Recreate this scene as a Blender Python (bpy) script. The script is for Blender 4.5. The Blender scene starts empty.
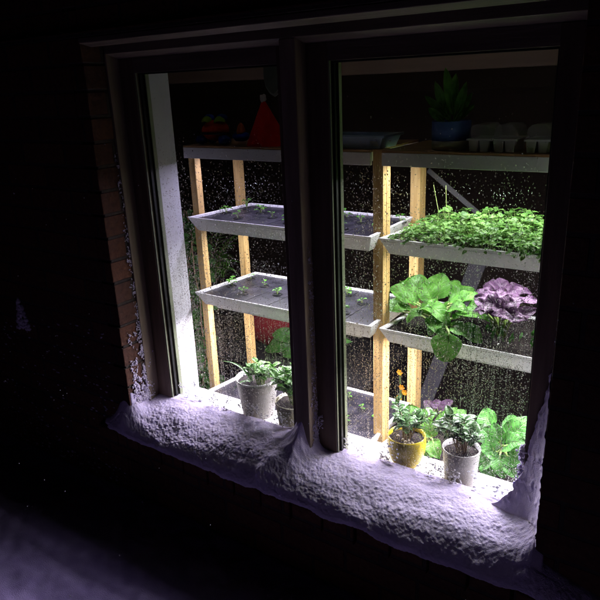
import bpy, math, random
import numpy as np
from mathutils import Vector, Matrix, noise as mnoise

random.seed(7)
RNG = np.random.default_rng(11)
scn = bpy.context.scene
COL = scn.collection
PI = math.pi

# ------------------------------------------------------------------ camera, sky, moon, exposure
F_PX = 633.786                      # focal length in pixels of a 600 px wide frame
CR = ((0.82528926, 0.56331767, -0.03963382),
      (0.1510645, -0.2878536, -0.94568484),
      (-0.54412972, 0.77447628, -0.32265979))          # camera right, down, forward in world axes
cam_d = bpy.data.cameras.new('camera')
cam = bpy.data.objects.new('camera', cam_d)
COL.objects.link(cam)
cam_d.sensor_width = 36.0
cam_d.lens = 36.0 * F_PX / 600.0
cam_d.clip_start = 0.02
cam_d.clip_end = 500
r, d, f = (Vector(v) for v in CR)
r.normalize(); f = (f - r * f.dot(r)).normalized(); d = f.cross(r)
cam.matrix_world = Matrix(((r.x, -d.x, -f.x, 0), (r.y, -d.y, -f.y, 0), (r.z, -d.z, -f.z, 0), (0, 0, 0, 1)))
scn.camera = cam

world = bpy.data.worlds.new('World')
scn.world = world
world.use_nodes = True
wn = world.node_tree.nodes
sky = wn.new('ShaderNodeTexSky')
sky.sky_type = 'NISHITA'
sky.sun_disc = False
sky.sun_elevation = math.radians(6)
sky.sun_rotation = math.radians(200)
bgn = wn['Background']
bgn.inputs['Strength'].default_value = 0.00005
world.node_tree.links.new(sky.outputs[0], bgn.inputs['Color'])

LED_E = 60.0                        # emission of the grow light strips
EXPOSURE = 0.5
vs = scn.view_settings
vs.view_transform = 'Standard'
vs.look = 'None'
vs.exposure = EXPOSURE
vs.gamma = 1
vs.use_curve_mapping = False
cy = scn.cycles
cy.max_bounces = 10
cy.diffuse_bounces = 5
cy.glossy_bounces = 4
cy.transmission_bounces = 8
cy.transparent_max_bounces = 16
cy.sample_clamp_indirect = 4.0
cy.caustics_reflective = False
cy.caustics_refractive = False
cy.use_denoising = True


# ------------------------------------------------------------------ helpers
def at(x, y, Y):
    """the point at depth Y (metres from the camera's wall-parallel plane) seen at pixel x, y of the 600 px photograph"""
    v = Vector(((x - 300), (y - 300), F_PX))
    w = Vector([sum(CR[k][i] * v[k] for k in range(3)) for i in range(3)])
    return w * (Y / w.y)


def at_z(x, y, z):
    v = Vector(((x - 300), (y - 300), F_PX))
    w = Vector([sum(CR[k][i] * v[k] for k in range(3)) for i in range(3)])
    return w * (z / w.z)


class MB:
    def __init__(self):
        self.v = []; self.f = []; self.uv = []; self.has_uv = False

    def add(self, verts, faces, uvs=None):
        o = len(self.v)
        self.v += [tuple(p) for p in verts]
        self.f += [tuple(i + o for i in fc) for fc in faces]
        if uvs is not None:
            self.has_uv = True
            self.uv += list(uvs)
        else:
            self.uv += [(0.0, 0.0)] * len(verts)
        return self

    def box(self, x0, x1, y0, y1, z0, z1):
        v = [(x, y, z) for z in (z0, z1) for y in (y0, y1) for x in (x0, x1)]
        return self.add(v, [(0, 2, 3, 1), (4, 5, 7, 6), (0, 1, 5, 4), (2, 6, 7, 3), (0, 4, 6, 2), (1, 3, 7, 5)])

    def prism(self, pts, axis, a0, a1):
        """extrude a 2D outline (list of pairs) along axis 'x','y','z'"""
        n = len(pts)
        def mk(p, a):
            return {'x': (a, p[0], p[1]), 'y': (p[0], a, p[1]), 'z': (p[0], p[1], a)}[axis]
        v = [mk(p, a0) for p in pts] + [mk(p, a1) for p in pts]
        fc = [(i, (i + 1) % n, n + (i + 1) % n, n + i) for i in range(n)]
        fc += [tuple(range(n - 1, -1, -1)), tuple(range(n, 2 * n))]
        return self.add(v, fc)

    def bar(self, a, b, wx, wy):
        a = Vector(a); b = Vector(b); t = (b - a).normalized()
        s = t.cross(Vector((0, 1, 0))); s = s.normalized() if s.length > 1e-3 else Vector((1, 0, 0))
        u = s.cross(t).normalized()
        v = [p + s * wx * i + u * wy * j for p in (a, b) for (i, j) in ((-.5, -.5), (.5, -.5), (.5, .5), (-.5, .5))]
        return self.add(v, [(0, 1, 2, 3), (7, 6, 5, 4), (0, 4, 5, 1), (1, 5, 6, 2), (2, 6, 7, 3), (3, 7, 4, 0)])

    def tube(self, pts, rads, n=8, cap=True):
        pts = [Vector(p) for p in pts]
        if not isinstance(rads, (list, tuple)): rads = [rads] * len(pts)
        vs_, fs = [], []
        for i, p in enumerate(pts):
            t = (pts[min(i + 1, len(pts) - 1)] - pts[max(i - 1, 0)]).normalized()
            a = Vector((0, 0, 1)) if abs(t.z) < .9 else Vector((1, 0, 0))
            s = t.cross(a).normalized(); u = s.cross(t)
            for k in range(n):
                an = 2 * PI * k / n
                vs_.append(p + (s * math.cos(an) + u * math.sin(an)) * rads[i])
        for i in range(len(pts) - 1):
            for k in range(n):
                k2 = (k + 1) % n
                fs.append((i * n + k, i * n + k2, (i + 1) * n + k2, (i + 1) * n + k))
        if cap:
            fs.append(tuple(range(n - 1, -1, -1))); fs.append(tuple(range((len(pts) - 1) * n, len(pts) * n)))
        return self.add(vs_, fs)

    def lathe(self, prof, c, n=40, sx=1, sy=1, wob=None):
        """prof: list of (radius, z); c: centre"""
        vs_, fs = [], []
        for (rr, z) in prof:
            for k in range(n):
                an = 2 * PI * k / n
                q = rr * (wob(an, z) if wob else 1)
                vs_.append((c[0] + q * math.cos(an) * sx, c[1] + q * math.sin(an) * sy, c[2] + z))
        for i in range(len(prof) - 1):
            for k in range(n):
                k2 = (k + 1) % n
                fs.append((i * n + k, i * n + k2, (i + 1) * n + k2, (i + 1) * n + k))
        fs.append(tuple(range(n - 1, -1, -1))); fs.append(tuple(range((len(prof) - 1) * n, len(prof) * n)))
        return self.add(vs_, fs)

    def blob(self, c, rx, ry, rz, n=8, m=6, rough=.25, seed=0):
        vs_, fs = [], []
        c = Vector(c)
        o = Vector((seed * 3.1 + c.x * 37, c.y * 37, c.z * 37))
        for i in range(m + 1):
            th = PI * i / m
            for k in range(n):
                an = 2 * PI * k / n
                q = Vector((math.sin(th) * math.cos(an), math.sin(th) * math.sin(an), math.cos(th)))
                s = 1 + rough * mnoise.noise(q * 1.6 + o) * 1.6
                vs_.append((c.x + q.x * rx * s, c.y + q.y * ry * s, c.z + q.z * rz * s))
        for i in range(m):
            for k in range(n):
                k2 = (k + 1) % n
                fs.append((i * n + k, (i + 1) * n + k, (i + 1) * n + k2, i * n + k2))
        return self.add(vs_, fs)

    def leaf(self, base, start, tip, width, face, bulge=.12, cup=.15, ripple=.085, nx=10, ny=8, pet=.0035, curl=.15, shape=.75, seed=0, blunt=.62):
        """petiole base->start, blade start->tip; face = the way the upper side looks"""
        base = Vector(base); start = Vector(start); tip = Vector(tip); face = Vector(face).normalized()
        if pet > 0 and (start - base).length > 1e-4:
            mid = (base + start) / 2 + face * (-.08) * (start - base).length
            self.tube([base, mid, start, start + (tip - start) * .5], [pet * 1.3, pet, pet * .9, pet * .3], 6)
        ax = tip - start; L = ax.length; t = ax / L
        s = t.cross(face).normalized(); u = s.cross(t).normalized()
        vs_, uvs = [], []
        for i in range(nx + 1):
            a = i / nx
            w = width * .5 * (max(0.0, math.sin(PI * min(1, a ** shape * .985 + .012)))) ** blunt
            for j in range(ny + 1):
                b = (j / ny) * 2 - 1
                rp = ripple * width * mnoise.noise(Vector((a * 3.2 + seed * 7.7, b * 2.4, seed * 1.3)))
                rp += ripple * width * .8 * abs(b) ** 3 * math.sin(a * 11 + seed * 2 + (2 if b > 0 else 0))
                h = bulge * L * math.sin(PI * a) - curl * L * a ** 2.5 + cup * width * b * b * (1 - .3 * a) + rp
                h -= .035 * width * math.exp(-(b / .12) ** 2)
                p = start + t * (L * a) + s * (w * b) + u * h
                vs_.append(p); uvs.append((a, b))
        fs = [(i * (ny + 1) + j, i * (ny + 1) + j + 1, (i + 1) * (ny + 1) + j + 1, (i + 1) * (ny + 1) + j) for i in range(nx) for j in range(ny)]
        return self.add(vs_, fs, uvs)

    def build(self, name, mat, parent=None, smooth=False, bevel=0, solid=0, loc=None):
        me = bpy.data.meshes.new(name)
        v = self.v
        o = bpy.data.objects.new(name, me)
        off = Vector((0, 0, 0))
        if parent is not None:
            off = Vector(parent.get('_o', (0, 0, 0)))
        elif loc is not None:
            off = Vector(loc); o.location = off
        me.from_pydata([(p[0] - off.x, p[1] - off.y, p[2] - off.z) for p in v], [], self.f)
        if self.has_uv:
            ul = me.uv_layers.new(name='UVMap')
            li = np.empty(len(me.loops), dtype=np.int32); me.loops.foreach_get('vertex_index', li)
            ul.data.foreach_set('uv', np.array(self.uv, dtype=np.float32)[li].ravel())
        if smooth:
            me.polygons.foreach_set('use_smooth', [True] * len(me.polygons))
        me.materials.append(mat)
        COL.objects.link(o)
        o['_o'] = tuple(off)
        if parent is not None: o.parent = parent
        if bevel:
            b = o.modifiers.new('bevel', 'BEVEL'); b.width = bevel; b.segments = 2; b.limit_method = 'ANGLE'; b.angle_limit = math.radians(40)
            b.harden_normals = False
        if solid:
            s = o.modifiers.new('solid', 'SOLIDIFY'); s.thickness = solid; s.offset = 0
        me.update()
        return o


def tag(o, label=None, cat=None, group=None, kind=None):
    if label: o['label'] = label
    if cat: o['category'] = cat
    if group: o['group'] = group
    if kind: o['kind'] = kind
    return o


def thing(name, label, cat, loc, group=None):
    o = bpy.data.objects.new(name, None)
    COL.objects.link(o)
    o.location = loc
    o.empty_display_size = .05
    o['_o'] = tuple(loc)
    return tag(o, label, cat, group)


# vectorised value noise
def vn(x, y, seed=0):
    xi = np.floor(x).astype(np.int64); yi = np.floor(y).astype(np.int64)
    fx = x - xi; fy = y - yi
    fx = fx * fx * fx * (fx * (fx * 6 - 15) + 10); fy = fy * fy * fy * (fy * (fy * 6 - 15) + 10)
    def h(a, b):
        n = (a * 374761393 + b * 668265263 + seed * 1442695041) & 0xffffffff
        n = ((n ^ (n >> 13)) * 1274126177) & 0xffffffff
        return ((n ^ (n >> 16)) & 0xffff) / 32767.5 - 1
    return (h(xi, yi) * (1 - fx) + h(xi + 1, yi) * fx) * (1 - fy) + (h(xi, yi + 1) * (1 - fx) + h(xi + 1, yi + 1) * fx) * fy


def fbm(x, y, sc, oct=4, seed=0, gain=.5):
    t = np.zeros_like(x); a = 1.0
    for k in range(oct):
        t += a * vn(x / sc * 2 ** k + 17.3 * k, y / sc * 2 ** k - 9.1 * k, seed + k * 101); a *= gain
    return t


def grid_mesh(mb, P):
    """P: array (n, m, 3)"""
    n, m, _ = P.shape
    idx = np.arange(n * m).reshape(n, m)
    q = np.stack([idx[:-1, :-1], idx[:-1, 1:], idx[1:, 1:], idx[1:, :-1]], -1).reshape(-1, 4)
    mb.add([tuple(p) for p in P.reshape(-1, 3).tolist()], [tuple(a) for a in q.tolist()])


# ------------------------------------------------------------------ materials
def new_mat(name):
    m = bpy.data.materials.new(name); m.use_nodes = True
    nt = m.node_tree; return m, nt, nt.nodes['Principled BSDF']


def mat(name, c1, c2=None, rough=.6, scale=20, stretch=(1, 1, 1), bump=0, bscale=None, spec=.4, detail=5, lo=.35, hi=.65, trans=0, sss=0):
    m, nt, b = new_mat(name)
    b.inputs['Roughness'].default_value = rough
    b.inputs['Specular IOR Level'].default_value = spec
    tc = nt.nodes.new('ShaderNodeTexCoord'); mp = nt.nodes.new('ShaderNodeMapping')
    mp.inputs['Scale'].default_value = stretch
    nt.links.new(tc.outputs['Object'], mp.inputs['Vector'])
    ns = nt.nodes.new('ShaderNodeTexNoise'); ns.inputs['Scale'].default_value = scale; ns.inputs['Detail'].default_value = detail
    nt.links.new(mp.outputs[0], ns.inputs['Vector'])
    rp = nt.nodes.new('ShaderNodeValToRGB')
    rp.color_ramp.elements[0].position = lo; rp.color_ramp.elements[1].position = hi
    rp.color_ramp.elements[0].color = (*c1, 1); rp.color_ramp.elements[1].color = (*(c2 or c1), 1)
    nt.links.new(ns.outputs['Fac'], rp.inputs['Fac']); nt.links.new(rp.outputs[0], b.inputs['Base Color'])
    if bump:
        n2 = nt.nodes.new('ShaderNodeTexNoise'); n2.inputs['Scale'].default_value = bscale or scale * 4; n2.inputs['Detail'].default_value = 6
        nt.links.new(mp.outputs[0], n2.inputs['Vector'])
        bp = nt.nodes.new('ShaderNodeBump'); bp.inputs['Strength'].default_value = bump; bp.inputs['Distance'].default_value = .004
        nt.links.new(n2.outputs['Fac'], bp.inputs['Height']); nt.links.new(bp.outputs[0], b.inputs['Normal'])
    if trans:
        b.inputs['Transmission Weight'].default_value = trans
    if sss:
        b.inputs['Subsurface Weight'].default_value = sss
        b.inputs['Subsurface Radius'].default_value = (.006, .006, .008)
        b.inputs['Subsurface Scale'].default_value = 1.0
    return m


def leaf_mat(name, base, dark, vein, veins=9.0, rough=.45, vein_amt=.7, transl=.35, bump=.5):
    m, nt, b = new_mat(name)
    N, L = nt.nodes, nt.links
    b.inputs['Roughness'].default_value = rough
    b.inputs['Specular IOR Level'].default_value = .35
    uv = N.new('ShaderNodeUVMap'); uv.uv_map = 'UVMap'
    sp = N.new('ShaderNodeSeparateXYZ'); L.new(uv.outputs[0], sp.inputs[0])
    def mth(op, a, b2=None, c=None):
        n = N.new('ShaderNodeMath'); n.operation = op
        for i, q in enumerate((a, b2, c)):
            if q is None: continue
            if isinstance(q, (int, float)): n.inputs[i].default_value = q
            else: L.new(q, n.inputs[i])
        return n.outputs[0]
    ab = mth('ABSOLUTE', sp.outputs['Y'])
    mid = mth('SMOOTH_MIN', mth('MULTIPLY', ab, 14), 1.0, .3)          # 0 on the midrib
    ph = mth('FRACT', mth('MULTIPLY', mth('SUBTRACT', sp.outputs['X'], mth('MULTIPLY', ab, .28)), veins))
    side = mth('MULTIPLY', mth('ABSOLUTE', mth('SUBTRACT', ph, .5)), 2)   # 1 at vein
    side = mth('POWER', side, 6)
    vn_ = mth('MAXIMUM', mth('SUBTRACT', 1, mid), mth('MULTIPLY', side, .6))
    vn_ = mth('MULTIPLY', vn_, vein_amt)
    tc = N.new('ShaderNodeTexCoord')
    ns = N.new('ShaderNodeTexNoise'); ns.inputs['Scale'].default_value = 45; ns.inputs['Detail'].default_value = 5
    L.new(tc.outputs['Object'], ns.inputs['Vector'])
    rp = N.new('ShaderNodeValToRGB'); rp.color_ramp.elements[0].position = .38; rp.color_ramp.elements[1].position = .62
    rp.color_ramp.elements[0].color = (*dark, 1); rp.color_ramp.elements[1].color = (*base, 1)
    L.new(ns.outputs['Fac'], rp.inputs['Fac'])
    mx = N.new('ShaderNodeMixRGB'); L.new(vn_, mx.inputs['Fac']); L.new(rp.outputs[0], mx.inputs['Color1']); mx.inputs['Color2'].default_value = (*vein, 1)
    L.new(mx.outputs[0], b.inputs['Base Color'])
    bp = N.new('ShaderNodeBump'); bp.inputs['Strength'].default_value = bump; bp.inputs['Distance'].default_value = .006; bp.invert = True
    hs = mth('ADD', vn_, mth('MULTIPLY', ns.outputs['Fac'], .5))
    L.new(hs, bp.inputs['Height']); L.new(bp.outputs[0], b.inputs['Normal'])
    tr = N.new('ShaderNodeBsdfTranslucent'); L.new(mx.outputs[0], tr.inputs['Color'])
    ms = N.new('ShaderNodeMixShader'); ms.inputs['Fac'].default_value = transl
    out = N['Material Output']
    L.new(b.outputs[0], ms.inputs[1]); L.new(tr.outputs[0], ms.inputs[2]); L.new(ms.outputs[0], out.inputs['Surface'])
    return m


M = {}
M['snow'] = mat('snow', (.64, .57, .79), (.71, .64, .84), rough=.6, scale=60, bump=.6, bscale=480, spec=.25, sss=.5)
M['dim_snow'] = mat('dim_snow', (.40, .31, .62), (.47, .38, .68), rough=.7, scale=18, bump=.6, bscale=380, spec=.2)  # darker, more violet copy of snow, dimmer light put into its colour
M['flake'] = mat('flake', (.85, .85, .92), rough=.6)
M['frame_wood'] = mat('frame_wood', (.085, .055, .038), (.145, .098, .068), rough=.5, scale=14, stretch=(3, 3, .25), bump=.25, bscale=60)
M['frame_wood_h'] = mat('frame_wood_h', (.12, .09, .07), (.18, .14, .11), rough=.5, scale=14, stretch=(.25, 3, 3), bump=.25, bscale=60)
M['casing'] = mat('casing', (.19, .145, .105), (.27, .21, .155), rough=.55, scale=14, stretch=(3, 3, .25), bump=.3, bscale=60)
M['gasket'] = mat('gasket', (.012, .013, .012), rough=.5)
M['spacer'] = mat('spacer', (.22, .25, .16), rough=.4)
M['inner_white'] = mat('inner_white', (.58, .58, .61), (.64, .64, .66), rough=.5, scale=8, bump=.08, bscale=80)
M['sill_white'] = mat('sill_white', (.82, .81, .80), (.88, .87, .86), rough=.4, scale=6)
M['pine'] = mat('pine', (.42, .26, .085), (.63, .44, .175), rough=.6, scale=16, stretch=(6, 6, .35), bump=.25, bscale=50, lo=.3, hi=.7)
M['plank'] = mat('plank', (.30, .16, .07), (.42, .25, .11), rough=.6, scale=14, stretch=(.3, 5, 5), bump=.2, bscale=40)
M['tray'] = mat('tray', (.74, .74, .75), (.80, .80, .80), rough=.45, scale=12)
M['film'] = mat('film', (.009, .0085, .012), (.027, .025, .034), rough=.42, scale=26, bump=.25, bscale=40)
M['soil'] = mat('soil', (.004, .003, .003), (.028, .022, .02), rough=.95, spec=.15, scale=160, bump=1, bscale=220)
M['netcup'] = mat('netcup', (.012, .012, .014), rough=.4)
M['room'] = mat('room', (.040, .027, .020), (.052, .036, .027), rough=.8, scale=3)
M['room_beam'] = mat('room_beam', (.20, .15, .12), (.24, .18, .14), rough=.7, scale=9, stretch=(.2, 3, 3))
M['dark'] = mat('dark', (.02, .018, .017), rough=.7)
M['housing'] = mat('housing', (.7, .7, .7), rough=.4)
M['pot_yellow'] = mat('pot_yellow', (.80, .62, .02), (.84, .68, .04), rough=.28, scale=5, spec=.5)
M['pot_white'] = mat('pot_white', (.66, .66, .65), (.72, .72, .70), rough=.4, scale=5)
M['pot_cream'] = mat('pot_cream', (.66, .63, .44), (.82, .80, .64), rough=.6, scale=60, bump=.6, bscale=90)
M['pot_blue'] = mat('pot_blue', (.055, .13, .34), (.08, .17, .42), rough=.5, scale=9)
M['pot_sand'] = mat('pot_sand', (.42, .37, .30), rough=.6)
M['stem'] = mat('stem', (.20, .30, .08), (.32, .42, .14), rough=.5, scale=30)
M['stem_brown'] = mat('stem_brown', (.14, .09, .05), (.22, .15, .08), rough=.7, scale=60)
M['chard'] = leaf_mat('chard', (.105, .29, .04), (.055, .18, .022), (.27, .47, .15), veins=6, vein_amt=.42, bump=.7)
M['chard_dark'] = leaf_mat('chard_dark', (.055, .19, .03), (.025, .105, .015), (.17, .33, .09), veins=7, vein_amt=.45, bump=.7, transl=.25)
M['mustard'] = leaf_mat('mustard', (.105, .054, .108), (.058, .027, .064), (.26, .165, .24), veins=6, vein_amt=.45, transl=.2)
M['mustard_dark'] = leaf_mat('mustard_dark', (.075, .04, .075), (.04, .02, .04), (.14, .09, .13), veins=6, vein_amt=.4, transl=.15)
M['cress'] = leaf_mat('cress', (.17, .33, .075), (.065, .19, .03), (.27, .42, .15), veins=3, vein_amt=.3)
M['jade'] = leaf_mat('jade', (.12, .29, .075), (.04, .12, .03), (.15, .30, .10), veins=2, vein_amt=.2, rough=.35, transl=.15, bump=.2)
M['jade_dark'] = leaf_mat('jade_dark', (.062, .155, .035), (.03, .085, .02), (.13, .25, .08), veins=3, vein_amt=.25, rough=.4, transl=.12, bump=.2)
M['bright'] = leaf_mat('bright', (.12, .32, .04), (.06, .20, .025), (.25, .45, .12), veins=3, vein_amt=.3)
M['room_leaf'] = leaf_mat('room_leaf', (.06, .19, .03), (.03, .10, .015), (.13, .30, .06), veins=5, vein_amt=.4)
M['strap'] = leaf_mat('strap', (.13, .36, .05), (.07, .22, .03), (.2, .45, .1), veins=3, vein_amt=.3)
M['orange'] = mat('orange', (.72, .30, .01), (.80, .40, .02), rough=.6)
M['red_felt'] = mat('red_felt', (.70, .016, .014), (.80, .024, .02), rough=.95, scale=60, bump=.3, bscale=300, spec=.1)
M['white_felt'] = mat('white_felt', (.75, .73, .70), rough=.95, bump=.8, bscale=300, scale=40)
M['plush_red'] = mat('plush_red', (.62, .045, .02), (.70, .07, .03), rough=.95, scale=90, bump=.7, bscale=400, spec=.1)
M['plush_blue'] = mat('plush_blue', (.02, .06, .42), (.03, .09, .52), rough=.95, scale=90, bump=.7, bscale=400, spec=.1)
M['plush_green'] = mat('plush_green', (.26, .50, .02), (.34, .58, .03), rough=.95, scale=90, bump=.7, bscale=400, spec=.1)
M['plush_orange'] = mat('plush_orange', (.62, .16, .04), rough=.95, scale=90, bump=.7, bscale=400, spec=.1)
M['tub'] = mat('tub', (.25, .34, .50), (.30, .40, .55), rough=.3, scale=5)
M['tub_label'] = mat('tub_label', (.30, .34, .33), (.44, .46, .44), rough=.6, scale=120)
M['seed_white'] = mat('seed_white', (.62, .62, .62), rough=.4)
M['cushion'] = mat('cushion', (.13, .006, .008), (.17, .009, .01), rough=.9, scale=30, bump=.4, bscale=200)
M['grey_board'] = mat('grey_board', (.024, .023, .028), (.040, .038, .046), rough=.7, scale=8)
M['metal'] = mat('metal', (.06, .06, .065), rough=.4)
M['plaque'] = mat('plaque', (.05, .065, .055), (.07, .085, .07), rough=.5)
M['plaque_rim'] = mat('plaque_rim', (.13, .14, .13), rough=.5)
M['terracotta'] = mat('terracotta', (.30, .11, .05), (.36, .14, .07), rough=.8)


def emis(name, col, e):
    m = bpy.data.materials.new(name); m.use_nodes = True
    nt = m.node_tree; nt.nodes.remove(nt.nodes['Principled BSDF'])
    em = nt.nodes.new('ShaderNodeEmission'); em.inputs['Color'].default_value = (*col, 1); em.inputs['Strength'].default_value = e
    nt.links.new(em.outputs[0], nt.nodes['Material Output'].inputs['Surface'])
    return m


M['led_violet'] = emis('led_violet', (.90, .80, 1.22), LED_E * .5)
M['led_mid'] = emis('led_mid', (.97, .92, 1.08), LED_E * 1.45)
M['led_white'] = emis('led_white', (1.0, .97, 1.02), LED_E * .98)
M['led_low'] = emis('led_low', (1.0, .91, 1.08), LED_E * 3.0)


def brick_mat():
    m, nt, b = new_mat('brick')
    N, L = nt.nodes, nt.links
    tc = N.new('ShaderNodeTexCoord'); sp = N.new('ShaderNodeSeparateXYZ'); L.new(tc.outputs['Object'], sp.inputs[0])
    ad = N.new('ShaderNodeMath'); ad.operation = 'ADD'; L.new(sp.outputs['X'], ad.inputs[0]); L.new(sp.outputs['Y'], ad.inputs[1])
    cb = N.new('ShaderNodeCombineXYZ'); L.new(ad.outputs[0], cb.inputs['X']); L.new(sp.outputs['Z'], cb.inputs['Y'])
    bt = N.new('ShaderNodeTexBrick'); L.new(cb.outputs[0], bt.inputs['Vector'])
    bt.inputs['Scale'].default_value = 1; bt.inputs['Brick Width'].default_value = .225; bt.inputs['Row Height'].default_value = .075
    bt.inputs['Mortar Size'].default_value = .006; bt.inputs['Mortar Smooth'].default_value = .3
    bt.inputs['Color1'].default_value = (.125, .046, .019, 1); bt.inputs['Color2'].default_value = (.07, .025, .012, 1); bt.inputs['Mortar'].default_value = (.05, .036, .028, 1)
    ns = N.new('ShaderNodeTexNoise'); ns.inputs['Scale'].default_value = 55; ns.inputs['Detail'].default_value = 7; L.new(tc.outputs['Object'], ns.inputs['Vector'])
    mx = N.new('ShaderNodeMixRGB'); mx.blend_type = 'MULTIPLY'; mx.inputs['Fac'].default_value = .6
    L.new(bt.outputs['Color'], mx.inputs['Color1'])
    rp = N.new('ShaderNodeValToRGB'); rp.color_ramp.elements[0].position = .3; rp.color_ramp.elements[1].position = .65; rp.color_ramp.elements[0].color = (.35, .3, .3, 1)
    L.new(ns.outputs['Fac'], rp.inputs[0]); L.new(rp.outputs[0], mx.inputs['Color2']); L.new(mx.outputs[0], b.inputs['Base Color'])
    b.inputs['Roughness'].default_value = .85
    hb = N.new('ShaderNodeMath'); hb.operation = 'MULTIPLY_ADD'; L.new(bt.outputs['Fac'], hb.inputs[0]); hb.inputs[1].default_value = -1.5; L.new(ns.outputs['Fac'], hb.inputs[2])
    bp = N.new('ShaderNodeBump'); bp.inputs['Strength'].default_value = .9; bp.inputs['Distance'].default_value = .006
    L.new(hb.outputs[0], bp.inputs['Height']); L.new(bp.outputs[0], b.inputs['Normal'])
    return m


M['brick'] = brick_mat()


def glass_pane_mat():
    m = bpy.data.materials.new('pane'); m.use_nodes = True
    nt = m.node_tree; nt.nodes.remove(nt.nodes['Principled BSDF'])
    t = nt.nodes.new('ShaderNodeBsdfTransparent'); t.inputs['Color'].default_value = (.96, .98, .965, 1)
    g = nt.nodes.new('ShaderNodeBsdfGlossy'); g.inputs['Roughness'].default_value = .02
    fr = nt.nodes.new('ShaderNodeFresnel'); fr.inputs['IOR'].default_value = 1.5
    mx = nt.nodes.new('ShaderNodeMixShader')
    nt.links.new(fr.outputs[0], mx.inputs[0]); nt.links.new(t.outputs[0], mx.inputs[1]); nt.links.new(g.outputs[0], mx.inputs[2])
    nt.links.new(mx.outputs[0], nt.nodes['Material Output'].inputs['Surface'])
    return m


M['pane'] = glass_pane_mat()


def water_mat():
    m = bpy.data.materials.new('water'); m.use_nodes = True
    nt = m.node_tree; nt.nodes.remove(nt.nodes['Principled BSDF'])
    g = nt.nodes.new('ShaderNodeBsdfGlass'); g.inputs['Roughness'].default_value = 0.0; g.inputs['IOR'].default_value = 1.33
    tr = nt.nodes.new('ShaderNodeBsdfTransparent'); ms = nt.nodes.new('ShaderNodeMixShader'); ms.inputs[0].default_value = .22
    nt.links.new(g.outputs[0], ms.inputs[1]); nt.links.new(tr.outputs[0], ms.inputs[2])
    nt.links.new(ms.outputs[0], nt.nodes['Material Output'].inputs['Surface'])
    return m


M['water'] = water_mat()


def clear_mat():
    m = bpy.data.materials.new('clear_plastic'); m.use_nodes = True
    nt = m.node_tree; nt.nodes.remove(nt.nodes['Principled BSDF'])
    t = nt.nodes.new('ShaderNodeBsdfTransparent')
    g = nt.nodes.new('ShaderNodeBsdfDiffuse'); g.inputs['Color'].default_value = (.6, .6, .6, 1)
    mx = nt.nodes.new('ShaderNodeMixShader'); mx.inputs[0].default_value = .28
    nt.links.new(t.outputs[0], mx.inputs[1]); nt.links.new(g.outputs[0], mx.inputs[2])
    nt.links.new(mx.outputs[0], nt.nodes['Material Output'].inputs['Surface'])
    return m


M['clear'] = clear_mat()


def frost_mat():
    m, nt, b = new_mat('frost')
    b.inputs['Base Color'].default_value = (.85, .85, .9, 1)
    tr = nt.nodes.new('ShaderNodeBsdfTranslucent'); tr.inputs['Color'].default_value = (.9, .9, .92, 1)
    ms = nt.nodes.new('ShaderNodeMixShader'); ms.inputs[0].default_value = .65
    nt.links.new(b.outputs[0], ms.inputs[1]); nt.links.new(tr.outputs[0], ms.inputs[2]); nt.links.new(ms.outputs[0], nt.nodes['Material Output'].inputs['Surface'])
    return m


M['frost'] = frost_mat()


# ------------------------------------------------------------------ key dimensions (metres, camera at the origin, z up)
GZ = -1.42                  # snowy ground
YW = 1.275                  # outer face of the brick wall
XL, XR = -1.635, -0.262     # brick opening
ZT = .135                   # underside of the brick lintel
SILL = -1.085               # inner window sill

# ------------------------------------------------------------------ ground
xs = np.unique(np.concatenate([-np.geomspace(3.4, 90, 22)[::-1], np.arange(-3.3, .3, .011), np.geomspace(.32, 90, 22)]))
ys = np.unique(np.concatenate([-np.geomspace(.35, 90, 24)[::-1], np.arange(-.3, 1.34, .011), [1.40]]))
X, Y = np.meshgrid(xs, ys, indexing='ij')
far = np.clip((np.abs(X + 1.5) - 1.8) / 3, 0, 1)
Z = GZ - .050 - .10 * np.clip(1.05 - Y, 0, 1.25) + .008 * fbm(X, Y, .8, 2, 3) + .0036 * fbm(X, Y, .034, 4, 5) * (1 - far) + .05 * np.exp(-np.clip(YW - Y, 0, 9) / .12) + .05 * fbm(X, Y, 7, 2, 9) * far
mb = MB(); grid_mesh(mb, np.stack([X, Y, Z], -1)[:, :, :])
g = mb.build('snowy_ground', M['dim_snow'], smooth=True); tag(g, 'snow covered ground below the window', kind='structure')

# ------------------------------------------------------------------ room behind the wall
mb = MB()
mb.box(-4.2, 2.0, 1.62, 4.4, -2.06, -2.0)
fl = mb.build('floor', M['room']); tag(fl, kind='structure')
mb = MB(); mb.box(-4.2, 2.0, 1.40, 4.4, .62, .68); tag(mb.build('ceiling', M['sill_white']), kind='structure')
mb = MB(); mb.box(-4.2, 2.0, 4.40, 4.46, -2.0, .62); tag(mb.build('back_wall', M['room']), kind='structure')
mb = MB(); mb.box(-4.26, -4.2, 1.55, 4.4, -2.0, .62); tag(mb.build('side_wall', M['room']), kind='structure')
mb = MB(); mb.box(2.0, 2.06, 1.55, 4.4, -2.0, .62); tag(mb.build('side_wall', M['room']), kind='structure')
mb = MB(); mb.box(-4.19, 1.99, 3.16, 3.30, .034, .60)
tag(mb.build('ceiling_beam', M['room_beam'], bevel=.004), 'brown ceiling beam across the dark room', 'beam')

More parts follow.
